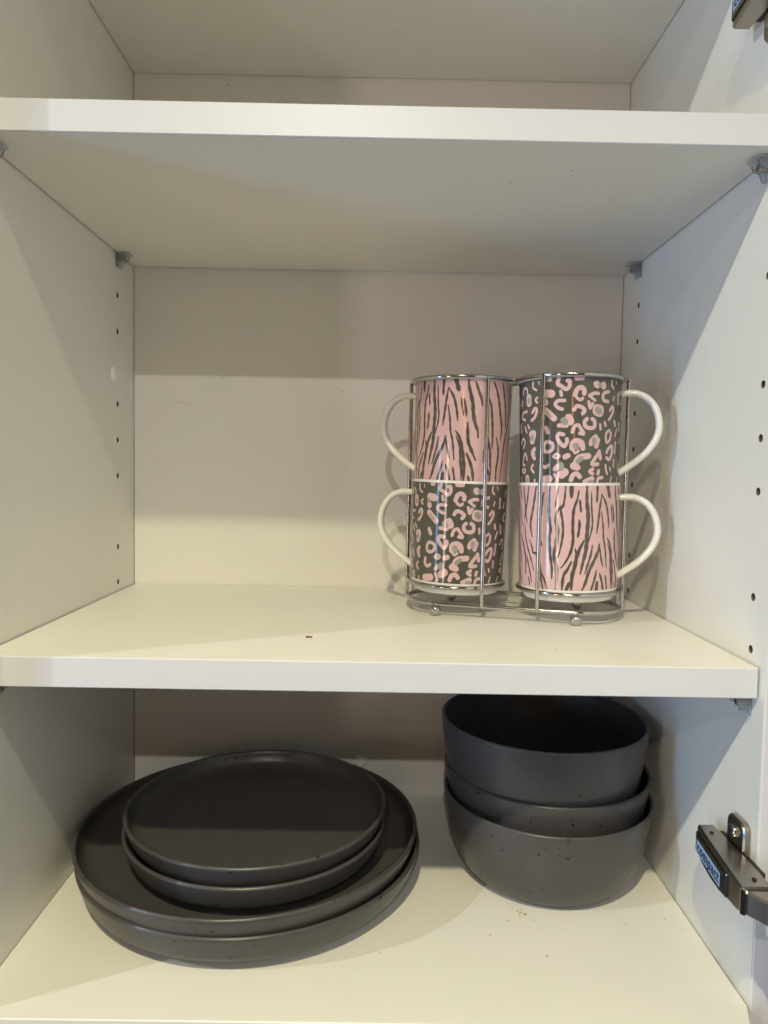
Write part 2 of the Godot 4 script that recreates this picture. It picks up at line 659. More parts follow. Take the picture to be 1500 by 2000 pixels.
func with_planar_uv(m: ArrayMesh) -> ArrayMesh:
	var a := m.surface_get_arrays(0)
	var v: PackedVector3Array = a[Mesh.ARRAY_VERTEX]
	var n: PackedVector3Array = a[Mesh.ARRAY_NORMAL]
	var uv := PackedVector2Array()
	for k in v.size():
		uv.append(planar(v[k], n[k]))
	a[Mesh.ARRAY_TEX_UV] = uv
	var out := ArrayMesh.new()
	out.add_surface_from_arrays(Mesh.PRIMITIVE_TRIANGLES, a)
	return out

func shelf_support(at: Vector3, side: float, label: String) -> void:
	# a clear plastic pad with a web below it, on a steel pin in the wall
	var o := thing("shelf_support", label, "shelf peg", at + Vector3(0, -0.0003, 0), 0.0, "clear plastic shelf pegs")
	var up := func(u: float, v: float, w: float) -> Vector3: return Vector3(side * u, -w, v)
	part("pad", prism(rrect(0.0005, -0.0075, 0.0125, 0.0075, 0.0045), 0.0018, up, 0.0004), M["milky"], o)
	var webo := PackedVector2Array([Vector2(0.0006, -0.0019), Vector2(0.0100, -0.0019), Vector2(0.0085, -0.0062), Vector2(0.0046, -0.0074), Vector2(0.0030, -0.0122), Vector2(0.0006, -0.0126)])
	for s in [-1.0, 1.0]:
		var w3 := func(u: float, v: float, w: float) -> Vector3: return Vector3(side * u, v, s * 0.0042 + w - 0.0008)
		part("web", prism(webo, 0.0016, w3, 0.0003), M["clear"], o)
	part("pin", tube([Vector3(-side * 0.004, -0.0052, 0), Vector3(side * 0.0075, -0.0052, 0)], 0.0024, false, 1.0, Vector3.UP, 14), M["nickel"], o)
	part("back_plate", cbox(Vector3(side * 0.0011, -0.0072, 0), Vector3(0.0012, 0.0104, 0.007), 0.0004), M["milky"], o)

func hinge(cab: Node3D, dy: float, label: String) -> void:
	# arm: a bent channel whose outer face runs from 16 mm to 24 mm off the wall; seen from inside the cabinet
	var y0 := 0.0815 + dy
	var f := 1.0 if dy < 0.1 else -1.0     # the upper hinge is fitted the other way up
	var st := SurfaceTool.new()
	st.begin(Mesh.PRIMITIVE_TRIANGLES)
	st.set_smooth_group(-1)
	# stations along z: z, off-wall of the outer face, off-wall of the wall side, half height up, half height down
	var S := [[0.2335, 0.0150, 0.0070, 0.0092, 0.0056], [0.2350, 0.0166, 0.0065, 0.0100, 0.0066], [0.2480, 0.0182, 0.0062, 0.0100, 0.0092],
		[0.2620, 0.0198, 0.0060, 0.0100, 0.0102], [0.2760, 0.0212, 0.0060, 0.0100, 0.0096], [0.2900, 0.0226, 0.0060, 0.0100, 0.0078], [0.3045, 0.0238, 0.0060, 0.0096, 0.0050], [0.3060, 0.0236, 0.0066, 0.0090, 0.0042]]
	var b := 0.0011
	var rings := []
	for s in S:
		var z: float = s[0]
		var xo: float = W - s[1]
		var xw: float = W - s[2]
		var u: float = y0 + f * s[3]
		var d: float = y0 - f * s[4]
		rings.append([Vector3(xw, u, z), Vector3(xo + b, u, z), Vector3(xo, u - f * b, z), Vector3(xo, d + f * b, z), Vector3(xo + b, d, z), Vector3(xw, d, z)])
	for i in rings.size() - 1:
		for k in 6:
			var k2 := (k + 1) % 6
			var cen: Vector3 = (rings[i][0] + rings[i][3] + rings[i + 1][0] + rings[i + 1][3]) / 4.0
			var q: Vector3 = (rings[i][k] + rings[i][k2] + rings[i + 1][k] + rings[i + 1][k2]) / 4.0
			quad(st, rings[i][k], rings[i][k2], rings[i + 1][k2], rings[i + 1][k], q - cen)
	for e in [0, rings.size() - 1]:
		var out := Vector3(0, 0, -1 if e == 0 else 1)
		for k in range(1, 5):
			tri(st, rings[e][0], rings[e][k], rings[e][k + 1], out)
	st.generate_normals()
	var h := part("hinge", st.commit(), M["nickel"], cab)
	h.set_meta("label", label)
	# dark raised cover on the outer face, with the sticker and its lettering
	var face := func(u: float, v: float, w: float) -> Vector3:
		return Vector3(W - (0.0166 + (u - 0.235) * 0.104) - w, y0 + f * v, u)
	part("arm_cover", prism(PackedVector2Array([Vector2(0.2352, 0.0058), Vector2(0.2352, -0.0058), Vector2(0.248, -0.0086), Vector2(0.262, -0.0096), Vector2(0.276, -0.0090), Vector2(0.286, -0.0072), Vector2(0.286, 0.0054), Vector2(0.262, 0.0064)]), 0.0009, face, 0.0003), M["dark_steel"], h)
	part("cover_end", prism(rrect(0.2864, -0.0070, 0.2884, 0.0074, 0.0008), 0.0016, face, 0.0004), M["chrome"], h)
	var onface := func(u: float, v: float, w: float) -> Vector3:
		return Vector3(W - (0.0166 + (u - 0.235) * 0.104) - 0.00092 - w, y0 + f * v, u)
	part("cover_rail", prism(PackedVector2Array([Vector2(0.2390, 0.0046), Vector2(0.2390, 0.0034), Vector2(0.2820, 0.0040), Vector2(0.2845, 0.0052), Vector2(0.2620, 0.0056)]), 0.0006, onface, 0.0002), M["nickel"], h)
	part("sticker", prism(rrect(0.2372, -0.0070, 0.2775, 0.0018, 0.0004, 2), 0.00012, onface, 0.0), M["sticker"], h)
	var tm := TextMesh.new()
	tm.text = "compact"
	var font := SystemFont.new()
	font.font_names = PackedStringArray(["Droid Sans"])
	font.font_weight = 700
	tm.font = font
	tm.font_size = 32
	tm.pixel_size = 0.00027
	tm.depth = 0.0002
	var t := part("lettering", tm, M["ink"], h)
	var zc := 0.2574
	t.transform = Transform3D(Basis(Vector3(-0.104, 0, 1).normalized() * 1.06, Vector3(0, 1.0, 0), Vector3(-1, 0, -0.104).normalized()), Vector3(W - (0.0166 + (zc - 0.235) * 0.104) - 0.00110, y0 - f * 0.0026, zc))
	# link from the arm back towards the wall and on to the door cup
	var flat := func(u: float, v: float, w: float) -> Vector3: return Vector3(W - u, y0 + f * (w - 0.0052), v)
	part("link", prism(PackedVector2Array([Vector2(0.0225, 0.3065), Vector2(0.0155, 0.3180), Vector2(0.0125, 0.3215), Vector2(0.0030, 0.3215), Vector2(0.0030, 0.3065)]), 0.0140, flat, 0.0012), M["nickel"], h)
	part("link_rim", prism(PackedVector2Array([Vector2(0.0242, 0.3062), Vector2(0.0226, 0.3085), Vector2(0.0210, 0.3075), Vector2(0.0226, 0.3052)]), 0.0146, flat, 0.0004), M["chrome"], h)
	part("cup_arm", prism(PackedVector2Array([Vector2(0.0128, 0.3220), Vector2(0.0100, 0.3300), Vector2(-0.0150, 0.3330), Vector2(-0.0150, 0.3220)]), 0.0150, flat, 0.0012), M["chrome"], h)
	# mounting plate screwed to the wall, with its two wings
	var onwall := func(u: float, v: float, w: float) -> Vector3: return Vector3(W - w, y0 + v, u)
	part("mounting_plate", prism(rrect(0.2490, -0.0285, 0.2700, 0.0270, 0.0055), 0.0048, onwall, 0.0010), M["nickel"], h)
	part("plate_base", cbox(Vector3(W - 0.0036, y0, 0.2625), Vector3(0.0070, 0.0150, 0.0500), 0.0006), M["dark_steel"], h)
	for s in [-1.0, 1.0]:
		var head := part("screw", lathe(rounded([Vector2(0.0042, 0.0), Vector2(0.0042, 0.0010), Vector2(0.0034, 0.0022), Vector2(0.0014, 0.0026), Vector2(0.0001, 0.0024)], 3), 24), M["chrome"], h, Vector3(W - 0.0048, y0 + s * 0.0178, 0.2580))
		head.rotation = Vector3(0, 0, PI / 2)
	for z in [0.246, 0.298]:
		var rv := part("rivet", lathe([Vector2(0.0013, 0.0), Vector2(0.0013, 0.0005), Vector2(0.0008, 0.0009), Vector2(0.0001, 0.0010)], 16), M["dark_steel"], h, Vector3(W - 0.0125, y0 + (0.0100 if dy < 0.1 else -0.0086), z))
		if dy > 0.1:
			rv.rotation.x = PI

func build_shelves() -> void:
	# the shelves sit on their pegs with a hairline gap at each side
	var m := spanbox(Vector3(0.0013, 0.0, 0.0012), Vector3(W - 0.0013, T, DS - 0.0012), 0.0)
	var strip := spanbox(Vector3(0.0013, 0.0, DS - 0.0011), Vector3(W - 0.0013, T, DS), 0.0005)
	var a := thing("shelf", "empty white upper shelf just under the top panel", "shelf", Vector3(0, YA, 0))
	part("board", m, M["board"], a)
	part("edge_band", strip, M["edge"], a)
	var b := thing("shelf", "white middle shelf carrying the wire rack of mugs", "shelf", Vector3(0, YB, 0))
	part("board", m, M["board"], b)
	part("edge_band", strip, M["edge"], b)

# ------------------------------------------------------------------ plates and bowls
func plate_profile(r: float, h: float, fl: float) -> Array:
	var k := h / 0.0286
	return rounded([Vector2(0.0001, 0.0022), Vector2(r - 0.043, 0.0022), Vector2(r - 0.040, 0.0004), Vector2(r - 0.037, 0.0), Vector2(r - 0.033, 0.0012), Vector2(r - 0.021, 0.0030 * k), Vector2(r - 0.0115, 0.0062 * k), Vector2(r - 0.0062, 0.0105 * k), Vector2(r - 0.0035, 0.0160 * k), Vector2(r - 0.0015, 0.0215 * k), Vector2(r - 0.0001, 0.0262 * k), Vector2(r - 0.0004, 0.0278 * k), Vector2(r - 0.0015, 0.0286 * k),
		Vector2(r - 0.0028, 0.0279 * k), Vector2(r - 0.0036, 0.0262 * k), Vector2(r - 0.0046, 0.0220 * k), Vector2(r - 0.0070, 0.0172 * k), Vector2(r - 0.0120, fl + 0.0018), Vector2(r - 0.021, fl + 0.0003), Vector2(r - 0.05, fl), Vector2(0.0001, fl - 0.0002)], 4)

func build_plates() -> void:
	var g := "dark grey stoneware plates in one stack"
	var big := lathe(plate_profile(0.1315, 0.0286, 0.0124), 128, 0.0012, 0.4)
	var small := lathe(plate_profile(0.0990, 0.0256, 0.0112), 128, 0.0014, 1.3)
	var a := thing("dinner_plate", "large dark grey plate at the bottom of the plate stack", "plate", Vector3(0.1402, 0, 0.1320), 0.6, g)
	part("plate_body", big, M["grey_a"], a)
	var b := thing("dinner_plate", "large dark grey plate lying directly under the two small plates", "plate", Vector3(0.1385, 0.0127, 0.1330), 2.2, g)
	part("plate_body", big, M["grey_a"], b)
	var c := thing("side_plate", "lower of the two small dark grey plates, its rim just showing", "plate", Vector3(0.1456, 0.0253, 0.1480), 3.4, g)
	part("plate_body", small, M["grey_b"], c)
	var d := thing("side_plate", "small dark grey plate on top of the plate stack", "plate", Vector3(0.1459, 0.0369, 0.1455), 1.1, g)
	part("plate_body", small, M["grey_b"], d)

func build_bowls() -> void:
	var g := "dark grey speckled bowls in one stack"
	var low := rounded([Vector2(0.0001, 0.0024), Vector2(0.050, 0.0024), Vector2(0.0535, 0.0004), Vector2(0.0565, 0.0), Vector2(0.0595, 0.0016), Vector2(0.0645, 0.0055), Vector2(0.0697, 0.0130), Vector2(0.0745, 0.0240), Vector2(0.0776, 0.0360), Vector2(0.0799, 0.0500), Vector2(0.0820, 0.0628), Vector2(0.0818, 0.0642), Vector2(0.0807, 0.0651),
		Vector2(0.0797, 0.0643), Vector2(0.0790, 0.0625), Vector2(0.0773, 0.0500), Vector2(0.0751, 0.0365), Vector2(0.0722, 0.0255), Vector2(0.0670, 0.0165), Vector2(0.059, 0.0118), Vector2(0.045, 0.0105), Vector2(0.0001, 0.0102)], 4)
	var tall := rounded([Vector2(0.0001, 0.0024), Vector2(0.050, 0.0024), Vector2(0.0535, 0.0004), Vector2(0.0565, 0.0), Vector2(0.0595, 0.0016), Vector2(0.0640, 0.0055), Vector2(0.0690, 0.0130), Vector2(0.0718, 0.0240), Vector2(0.0744, 0.0360), Vector2(0.0769, 0.0500), Vector2(0.0792, 0.0640), Vector2(0.0812, 0.0780), Vector2(0.0821, 0.0863), Vector2(0.0818, 0.0878), Vector2(0.0807, 0.0886),
		Vector2(0.0797, 0.0878), Vector2(0.0791, 0.0860), Vector2(0.0768, 0.0680), Vector2(0.0742, 0.0500), Vector2(0.0709, 0.0330), Vector2(0.0670, 0.0190), Vector2(0.059, 0.0125), Vector2(0.045, 0.0105), Vector2(0.0001, 0.0102)], 4)
	var lm := lathe(low, 128, 0.0012, 2.0)
	var a := thing("bowl", "dark grey speckled bowl at the bottom of the bowl stack", "bowl", Vector3(0.3744, 0, 0.1226), 0.5, g)
	part("bowl_body", lm, M["grey_b"], a)
	var b := thing("bowl", "middle bowl of the dark grey stack, only a narrow band showing", "bowl", Vector3(0.3756, 0.0166, 0.1130), 2.6, g)
	part("bowl_body", lm, M["grey_a"], b)
	var c := thing("bowl", "dark grey speckled bowl on top of the stack with its dark inside showing", "bowl", Vector3(0.3722, 0.0331, 0.1143), 4.0, g)
	part("bowl_body", lathe(tall, 128, 0.0012, 0.9), M["grey_b"], c)

# ------------------------------------------------------------------ rack and mugs
const YAW := 0.2814
const RC := Vector3(0.3433, 0.0, 0.1110)
const HALF := 0.0436        # half the distance between the two stacks
const MR := 0.0390

func build_rack_and_mugs() -> void:
	var rack := thing("mug_rack", "chrome wire rack holding four stacked mugs on the middle shelf", "mug rack", Vector3(RC.x, YS, RC.z), -YAW)
	var wire := 0.0016
	# local frame: +x along the rack to the right, +z to the front
	var base := []
	for k in 72:
		var a := TAU * k / 72
		var c := 0.0494 if cos(a) > 0 else -0.0494
		base.append(Vector3(c + 0.0350 * cos(a), 0.0095, 0.0350 * sin(a)))
	part("base_ring", tube(base, 0.0018, true), M["chrome"], rack)
	# the top wire follows both stacks and is pinched between them
	var top := []
	var R := 0.0413
	var open := 0.42
	for k in 37:
		var a := -(PI - open) + 2.0 * (PI - open) * k / 36
		top.append(Vector3(HALF - 0.001 + R * cos(a), 0.1860, R * sin(a)))
	var neck: Vector3 = top[top.size() - 1]
	for k in range(1, 4):
		top.append(Vector3(neck.x * (1.0 - k / 2.0), 0.1860, neck.z - 0.0045 * sin(PI * k / 4.0)))
	for k in 37:
		var a := open + 2.0 * (PI - open) * k / 36
		top.append(Vector3(-HALF + 0.001 + R * cos(a), 0.1860, R * sin(a)))
	for k in range(1, 4):
		top.append(Vector3(-neck.x * (1.0 - k / 2.0), 0.1860, -neck.z + 0.0045 * sin(PI * k / 4.0)))
	part("top_ring", tube(top, wire, true), M["chrome"], rack)
	for s in [-1.0, 1.0]:
		var ring := []
		for k in 56:
			var a := TAU * k / 56
			ring.append(Vector3(s * (HALF + 0.0014) + 0.0392 * cos(a), 0.0232, 0.0392 * sin(a)))
		part("middle_ring", tube(ring, wire, true), M["chrome"], rack)
		part("post", tube([Vector3(s * 0.0866, 0.0085, 0.0), Vector3(s * 0.0862, 0.1, 0.0), Vector3(s * 0.0858, 0.1868, 0.0)], wire), M["chrome"], rack)
		part("strut", tube([Vector3(s * 0.0836, 0.0095, -0.010), Vector3(s * 0.0834, 0.0232, -0.010)], 0.0014), M["chrome"], rack)
	for p in [[-0.0178, 0.0368, 0.0336], [0.0240, 0.0366, 0.0382]]:
		for s in [1.0, -1.0]:
			part("post", tube([Vector3(p[0], 0.0090, s * p[1]), Vector3(p[0], 0.022, s * (p[1] + 0.0006)), Vector3(p[0], 0.1, s * (p[2] + 0.0018)), Vector3(p[0], 0.1865, s * p[2])], wire), M["chrome"], rack)
	for x in [-0.0545, 0.0525]:
		for s in [-1.0, 1.0]:
			var ball := SphereMesh.new()
			ball.radius = 0.0043
			ball.height = 0.0086
			part("foot", ball, M["chrome"], rack, Vector3(x, 0.0043, s * 0.0350))

	# mugs: white china body with handle, and the printed band
	var body := lathe(rounded([Vector2(0.0001, 0.0030), Vector2(0.0310, 0.0030), Vector2(0.0322, 0.0006), Vector2(0.0334, 0.0), Vector2(0.0346, 0.0008), Vector2(0.0358, 0.0048), Vector2(0.0366, 0.0076), Vector2(MR - 0.0014, 0.0088), Vector2(MR - 0.0012, 0.0110), Vector2(MR - 0.0006, 0.0480), Vector2(MR, 0.0868), Vector2(MR - 0.0004, 0.0880), Vector2(MR - 0.0012, 0.0884),
		Vector2(MR - 0.0020, 0.0878), Vector2(MR - 0.0023, 0.0860), Vector2(MR - 0.0028, 0.0480), Vector2(MR - 0.0036, 0.0160), Vector2(MR - 0.0080, 0.0090), Vector2(0.0001, 0.0082)], 4), 96)
	var wrap := band(0.0096, MR - 0.00125, 0.0876, MR + 0.0001)
	var hp := []
	var ctrl := [Vector2(0.0352, 0.0776), Vector2(0.0415, 0.0784), Vector2(0.0500, 0.0780), Vector2(0.0585, 0.0735), Vector2(0.0642, 0.0650), Vector2(0.0665, 0.0545), Vector2(0.0650, 0.0450), Vector2(0.0595, 0.0355), Vector2(0.0515, 0.0275), Vector2(0.0430, 0.0212), Vector2(0.0350, 0.0160)]
	for q in rounded(ctrl, 5):
		hp.append(Vector3(q.x, q.y, 0))
	var grip := tube(hp, 0.0027, false, 1.6, Vector3(0, 0, 1), 16)
	var lean := deg_to_rad(1.1)
	var g := "stacked animal print mugs in the wire rack"
	# [side, level, print, turn of the print, label]
	var list := [
		[-1.0, 1, "zebra", 0.30 + 0.97, "pink mug with dark zebra stripes, upper mug of the left stack"],
		[-1.0, 0, "leopard", 0.30 + 0.175, "dark mug with pink leopard spots, lower mug of the left stack"],
		[1.0, 1, "leopard", 0.30, "dark mug with pink leopard spots beside the right wall, upper mug of its stack"],
		[1.0, 0, "zebra", 0.30, "pink mug with dark zebra stripes beside the right wall, lower mug of its stack"]]
	for q in list:
		var side: float = q[0]
		var o := thing("mug", q[4], "mug", Vector3.ZERO, 0.0, g)
		var up := Vector3(-side * sin(lean), cos(lean), 0)
		var foot: Vector3 = Vector3(side * (HALF + 0.0014), 0.0168, 0) + up * (0.0797 * q[1])
		var frame := Basis(Vector3.UP, -YAW)
		o.position = Vector3(RC.x, YS, RC.z) + frame * foot
		o.basis = frame * Basis(Vector3(0, 0, 1), side * lean)
		part("mug_body", body, M["china"], o)
		var bnd := part("printed_band", wrap, M[q[2]], o)
		# u = 0.5 of the print faces the direction «turn» from the camera's line of sight
		var cam_az := atan2(0.2361 - o.position.x, 0.689 - o.position.z)
		bnd.rotation.y = YAW + cam_az + (q[3] - 0.30) * -1.0
		var hd := part("handle", grip, M["china"], o)
		hd.rotation.y = 0.0 if side > 0 else PI

func band(y0: float, r0: float, y1: float, r1: float) -> ArrayMesh:
	# thin printed skin, 0.1 mm proud of the china; u runs rightwards as seen from outside, u = 0.5 at +z
	var segs := 128
	var verts := PackedVector3Array()
	var norms := PackedVector3Array()
	var uvs := PackedVector2Array()
	var idx := PackedInt32Array()
	var rows := [[y0 - 0.0003, r0 - 0.0006, 0.998], [y0, r0 + 0.00015, 0.996], [(y0 + y1) / 2, (r0 + r1) / 2 + 0.00012, 0.5], [y1, r1 + 0.00015, 0.004], [y1 + 0.0003, r1 - 0.0006, 0.002]]
	for row in rows:
		for s in segs + 1:
			var a := TAU * (float(s) / segs - 0.5)
			verts.append(Vector3(row[1] * sin(a), row[0], row[1] * cos(a)))
			norms.append(Vector3(sin(a), 0, cos(a)))
			uvs.append(Vector2(float(s) / segs, row[2]))
	for i in rows.size() - 1:
		for s in segs:
			var a := i * (segs + 1) + s
			var b := a + segs + 1
			idx.append_array(PackedInt32Array([a, b, a + 1, a + 1, b, b + 1]))
	var arr := []
	arr.resize(Mesh.ARRAY_MAX)
	arr[Mesh.ARRAY_VERTEX] = verts
	arr[Mesh.ARRAY_NORMAL] = norms
	arr[Mesh.ARRAY_TEX_UV] = uvs
	arr[Mesh.ARRAY_INDEX] = idx
	var m := ArrayMesh.new()
	m.add_surface_from_arrays(Mesh.PRIMITIVE_TRIANGLES, arr)
	return m

# ---- the two prints, drawn stroke by stroke
var im: Image
var cx := 740.0
var hw := 665.0
var vtop := 90.0
var vlen := 1340.0
var shift := 0.0
var period := 0.0
var flatten := 0.04
const IW := 2048
const IH := 640

func to_print(x: float, y: float) -> Vector2:
	# a point measured on the seen face of a mug -> print pixels
	var u := asin(clampf((x - cx) / hw, -0.995, 0.995)) + shift
	var v := clampf((y - vtop) / vlen, -0.05, 1.05)
	return Vector2((u / TAU + 0.5) * IW, v * IH)

func blot(c: Vector2, r: float, col: Color) -> void:
	var ri := int(ceil(r)) + 1
	for y in range(int(c.y) - ri, int(c.y) + ri + 1):
		if y < 0 or y >= IH:
			continue
		for x in range(int(c.x) - ri, int(c.x) + ri + 1):
			if Vector2(x, y).distance_squared_to(c) <= r * r:
				im.set_pixel(posmod(x, IW), y, col)

func stroke(width: float, pts: Array, col: Color, taper := 0.0) -> void:
	var n := pts.size() / 2
	var p := []
	for k in n:
		p.append(to_print(pts[2 * k], pts[2 * k + 1]))
	var r0 := width / vlen * IH * 0.5 * fat
	var at := []
	for i in n - 1:
		var p0: Vector2 = p[maxi(i - 1, 0)]
		var p1: Vector2 = p[i]
		var p2: Vector2 = p[i + 1]
		var p3: Vector2 = p[mini(i + 2, n - 1)]
		var steps := maxi(2, int(p1.distance_to(p2) / 2.0))
		for k in steps:
			at.append(p1.cubic_interpolate(p2, p0, p3, float(k) / steps))
	at.append(p[n - 1])
	for i in at.size():
		var t := float(i) / maxf(1.0, at.size() - 1)
		var r := r0
		if taper > 0.0:
			r *= lerpf(1.0, minf(1.0, 0.35 + 2.6 * minf(t, 1.0 - t)), taper)
			r *= 1.0 + 0.12 * sin(i * 0.21 + width)
		blot(at[i], maxf(r, 1.2), col)
		if period > 0.0:
			for s in [-1.0, 1.0]:
				var u: float = (at[i].x / IW - 0.5) * TAU + s * period
				if absf(u) < PI and (u < lo_u or u > hi_u):
					blot(Vector2((u / TAU + 0.5) * IW, at[i].y), maxf(r, 1.2), col)

var fat := 1.0
var lo_u := -1.35
var hi_u := 2.2

func zebra_image() -> Image:
	im = Image.create(IW, IH, true, Image.FORMAT_RGB8)
	fat = 1.2
	im.fill(Color(0.845, 0.695, 0.705))
	var d := Color(0.345, 0.332, 0.310)
	cx = 740; hw = 672; vtop = 90; vlen = 1335; shift = 0.0; period = 3.55; lo_u = -1.3; hi_u = 2.25
	for q in [[20, [110, 90, 130, 180, 140, 270]], [24, [165, 80, 185, 300, 190, 400, 175, 530]], [24, [240, 80, 215, 300, 195, 440, 210, 590]], [18, [85, 200, 110, 350, 140, 560, 155, 630]],
		[30, [340, 80, 300, 350, 260, 590, 280, 760]], [32, [435, 180, 410, 330, 385, 600, 390, 780, 410, 860]], [36, [510, 80, 500, 300, 500, 480, 520, 640, 505, 760, 515, 950, 540, 1130, 540, 1270]],
		[22, [620, 100, 600, 220, 580, 370]], [26, [710, 80, 695, 260, 680, 340, 650, 400, 670, 520, 680, 660, 665, 800, 630, 960, 600, 1010]], [42, [650, 350, 600, 430, 590, 520, 610, 680, 590, 860, 570, 980, 600, 1130, 600, 1300, 590, 1430]]]:
		stroke(q[0], q[1], d, 0.8)
	for q in [[42, [780, 70, 780, 240]], [32, [870, 160, 850, 270, 810, 400, 800, 600, 805, 790, 770, 950, 700, 1080, 660, 1130]], [26, [885, 270, 900, 420]], [30, [880, 520, 885, 600, 865, 740]], [44, [970, 70, 970, 280, 990, 480, 980, 700, 970, 900, 930, 1080, 905, 1200]],
		[22, [1025, 170, 1030, 360, 1045, 560, 1030, 680, 1000, 800]], [30, [1100, 70, 1095, 300]], [26, [1155, 200, 1135, 360, 1120, 520, 1100, 690]], [28, [1160, 210, 1210, 320, 1240, 470, 1255, 630]], [50, [1220, 60, 1255, 240]]]:
		stroke(q[0], q[1], d, 0.8)
	for q in [[24, [1155, 420, 1180, 600, 1190, 760, 1215, 900, 1235, 1140]], [22, [1275, 330, 1300, 560]], [42, [945, 780, 900, 870, 860, 970, 830, 1120, 800, 1240, 790, 1430]], [18, [835, 880, 850, 960]], [32, [790, 1050, 740, 1150, 690, 1240, 670, 1430]], [36, [770, 1310, 720, 1430]],
		[26, [1050, 840, 1035, 950, 1000, 1080, 960, 1200]], [38, [1140, 830, 1120, 930, 1070, 1050, 1010, 1180, 970, 1320, 920, 1430]], [24, [1140, 850, 1160, 990, 1190, 1120]], [28, [1245, 830, 1280, 960, 1290, 1160, 1300, 1300, 1300, 1400]]]:
		stroke(q[0], q[1], d, 0.8)
	for q in [[28, [1110, 1160, 1090, 1260, 1040, 1430]], [30, [1150, 1200, 1180, 1310, 1200, 1430]], [46, [1120, 1310, 1110, 1430]], [24, [1225, 1230, 1250, 1430]], [28, [245, 800, 280, 900, 290, 960, 340, 980, 380, 1100, 400, 1220, 440, 1290, 480, 1420]], [24, [390, 1240, 420, 1420]],
		[26, [120, 740, 160, 880, 190, 1080, 185, 1260]], [22, [180, 600, 195, 800, 240, 980, 280, 1110, 300, 1200]], [22, [200, 1000, 240, 1180, 270, 1350]], [20, [100, 850, 130, 1120]], [20, [95, 1180, 130, 1380]], [22, [225, 1290, 245, 1390]], [14, [70, 350, 90, 600, 100, 900]]]:
		stroke(q[0], q[1], d, 0.8)
	# what the other zebra mug shows further round
	cx = 740; hw = 690; vtop = 75; vlen = 1440; shift = 0.97
	for q in [[46, [800, 80, 810, 180, 840, 300, 870, 420, 880, 540, 910, 680, 950, 790, 960, 880]], [36, [895, 100, 940, 230, 980, 330, 1000, 430]], [32, [745, 350, 770, 450, 790, 590]], [40, [810, 680, 815, 780, 830, 950, 880, 1070, 940, 1200]], [42, [650, 800, 710, 900, 750, 1060, 780, 1250, 785, 1420, 780, 1520]],
		[38, [810, 1110, 860, 1220, 905, 1360, 920, 1520]], [34, [845, 1430, 870, 1520]], [26, [1050, 70, 1050, 200]], [34, [1080, 310, 1120, 420, 1145, 620, 1160, 820, 1165, 1030]], [36, [1140, 80, 1200, 240, 1235, 400, 1260, 560, 1285, 720, 1280, 900]]]:
		stroke(q[0], q[1], d, 0.8)
	for q in [[30, [1265, 80, 1300, 280, 1330, 480, 1340, 720]], [34, [1050, 760, 1100, 900, 1140, 1080, 1150, 1250, 1165, 1390]], [38, [1050, 1050, 1060, 1200, 1110, 1330, 1150, 1420, 1140, 1520]], [32, [1215, 870, 1250, 1020, 1255, 1150, 1240, 1300, 1240, 1520]], [26, [1380, 110, 1390, 400, 1370, 700, 1340, 900, 1320, 1200, 1300, 1520]], [26, [1060, 1300, 1090, 1520]]]:
		stroke(q[0], q[1], d, 0.8)
	return im

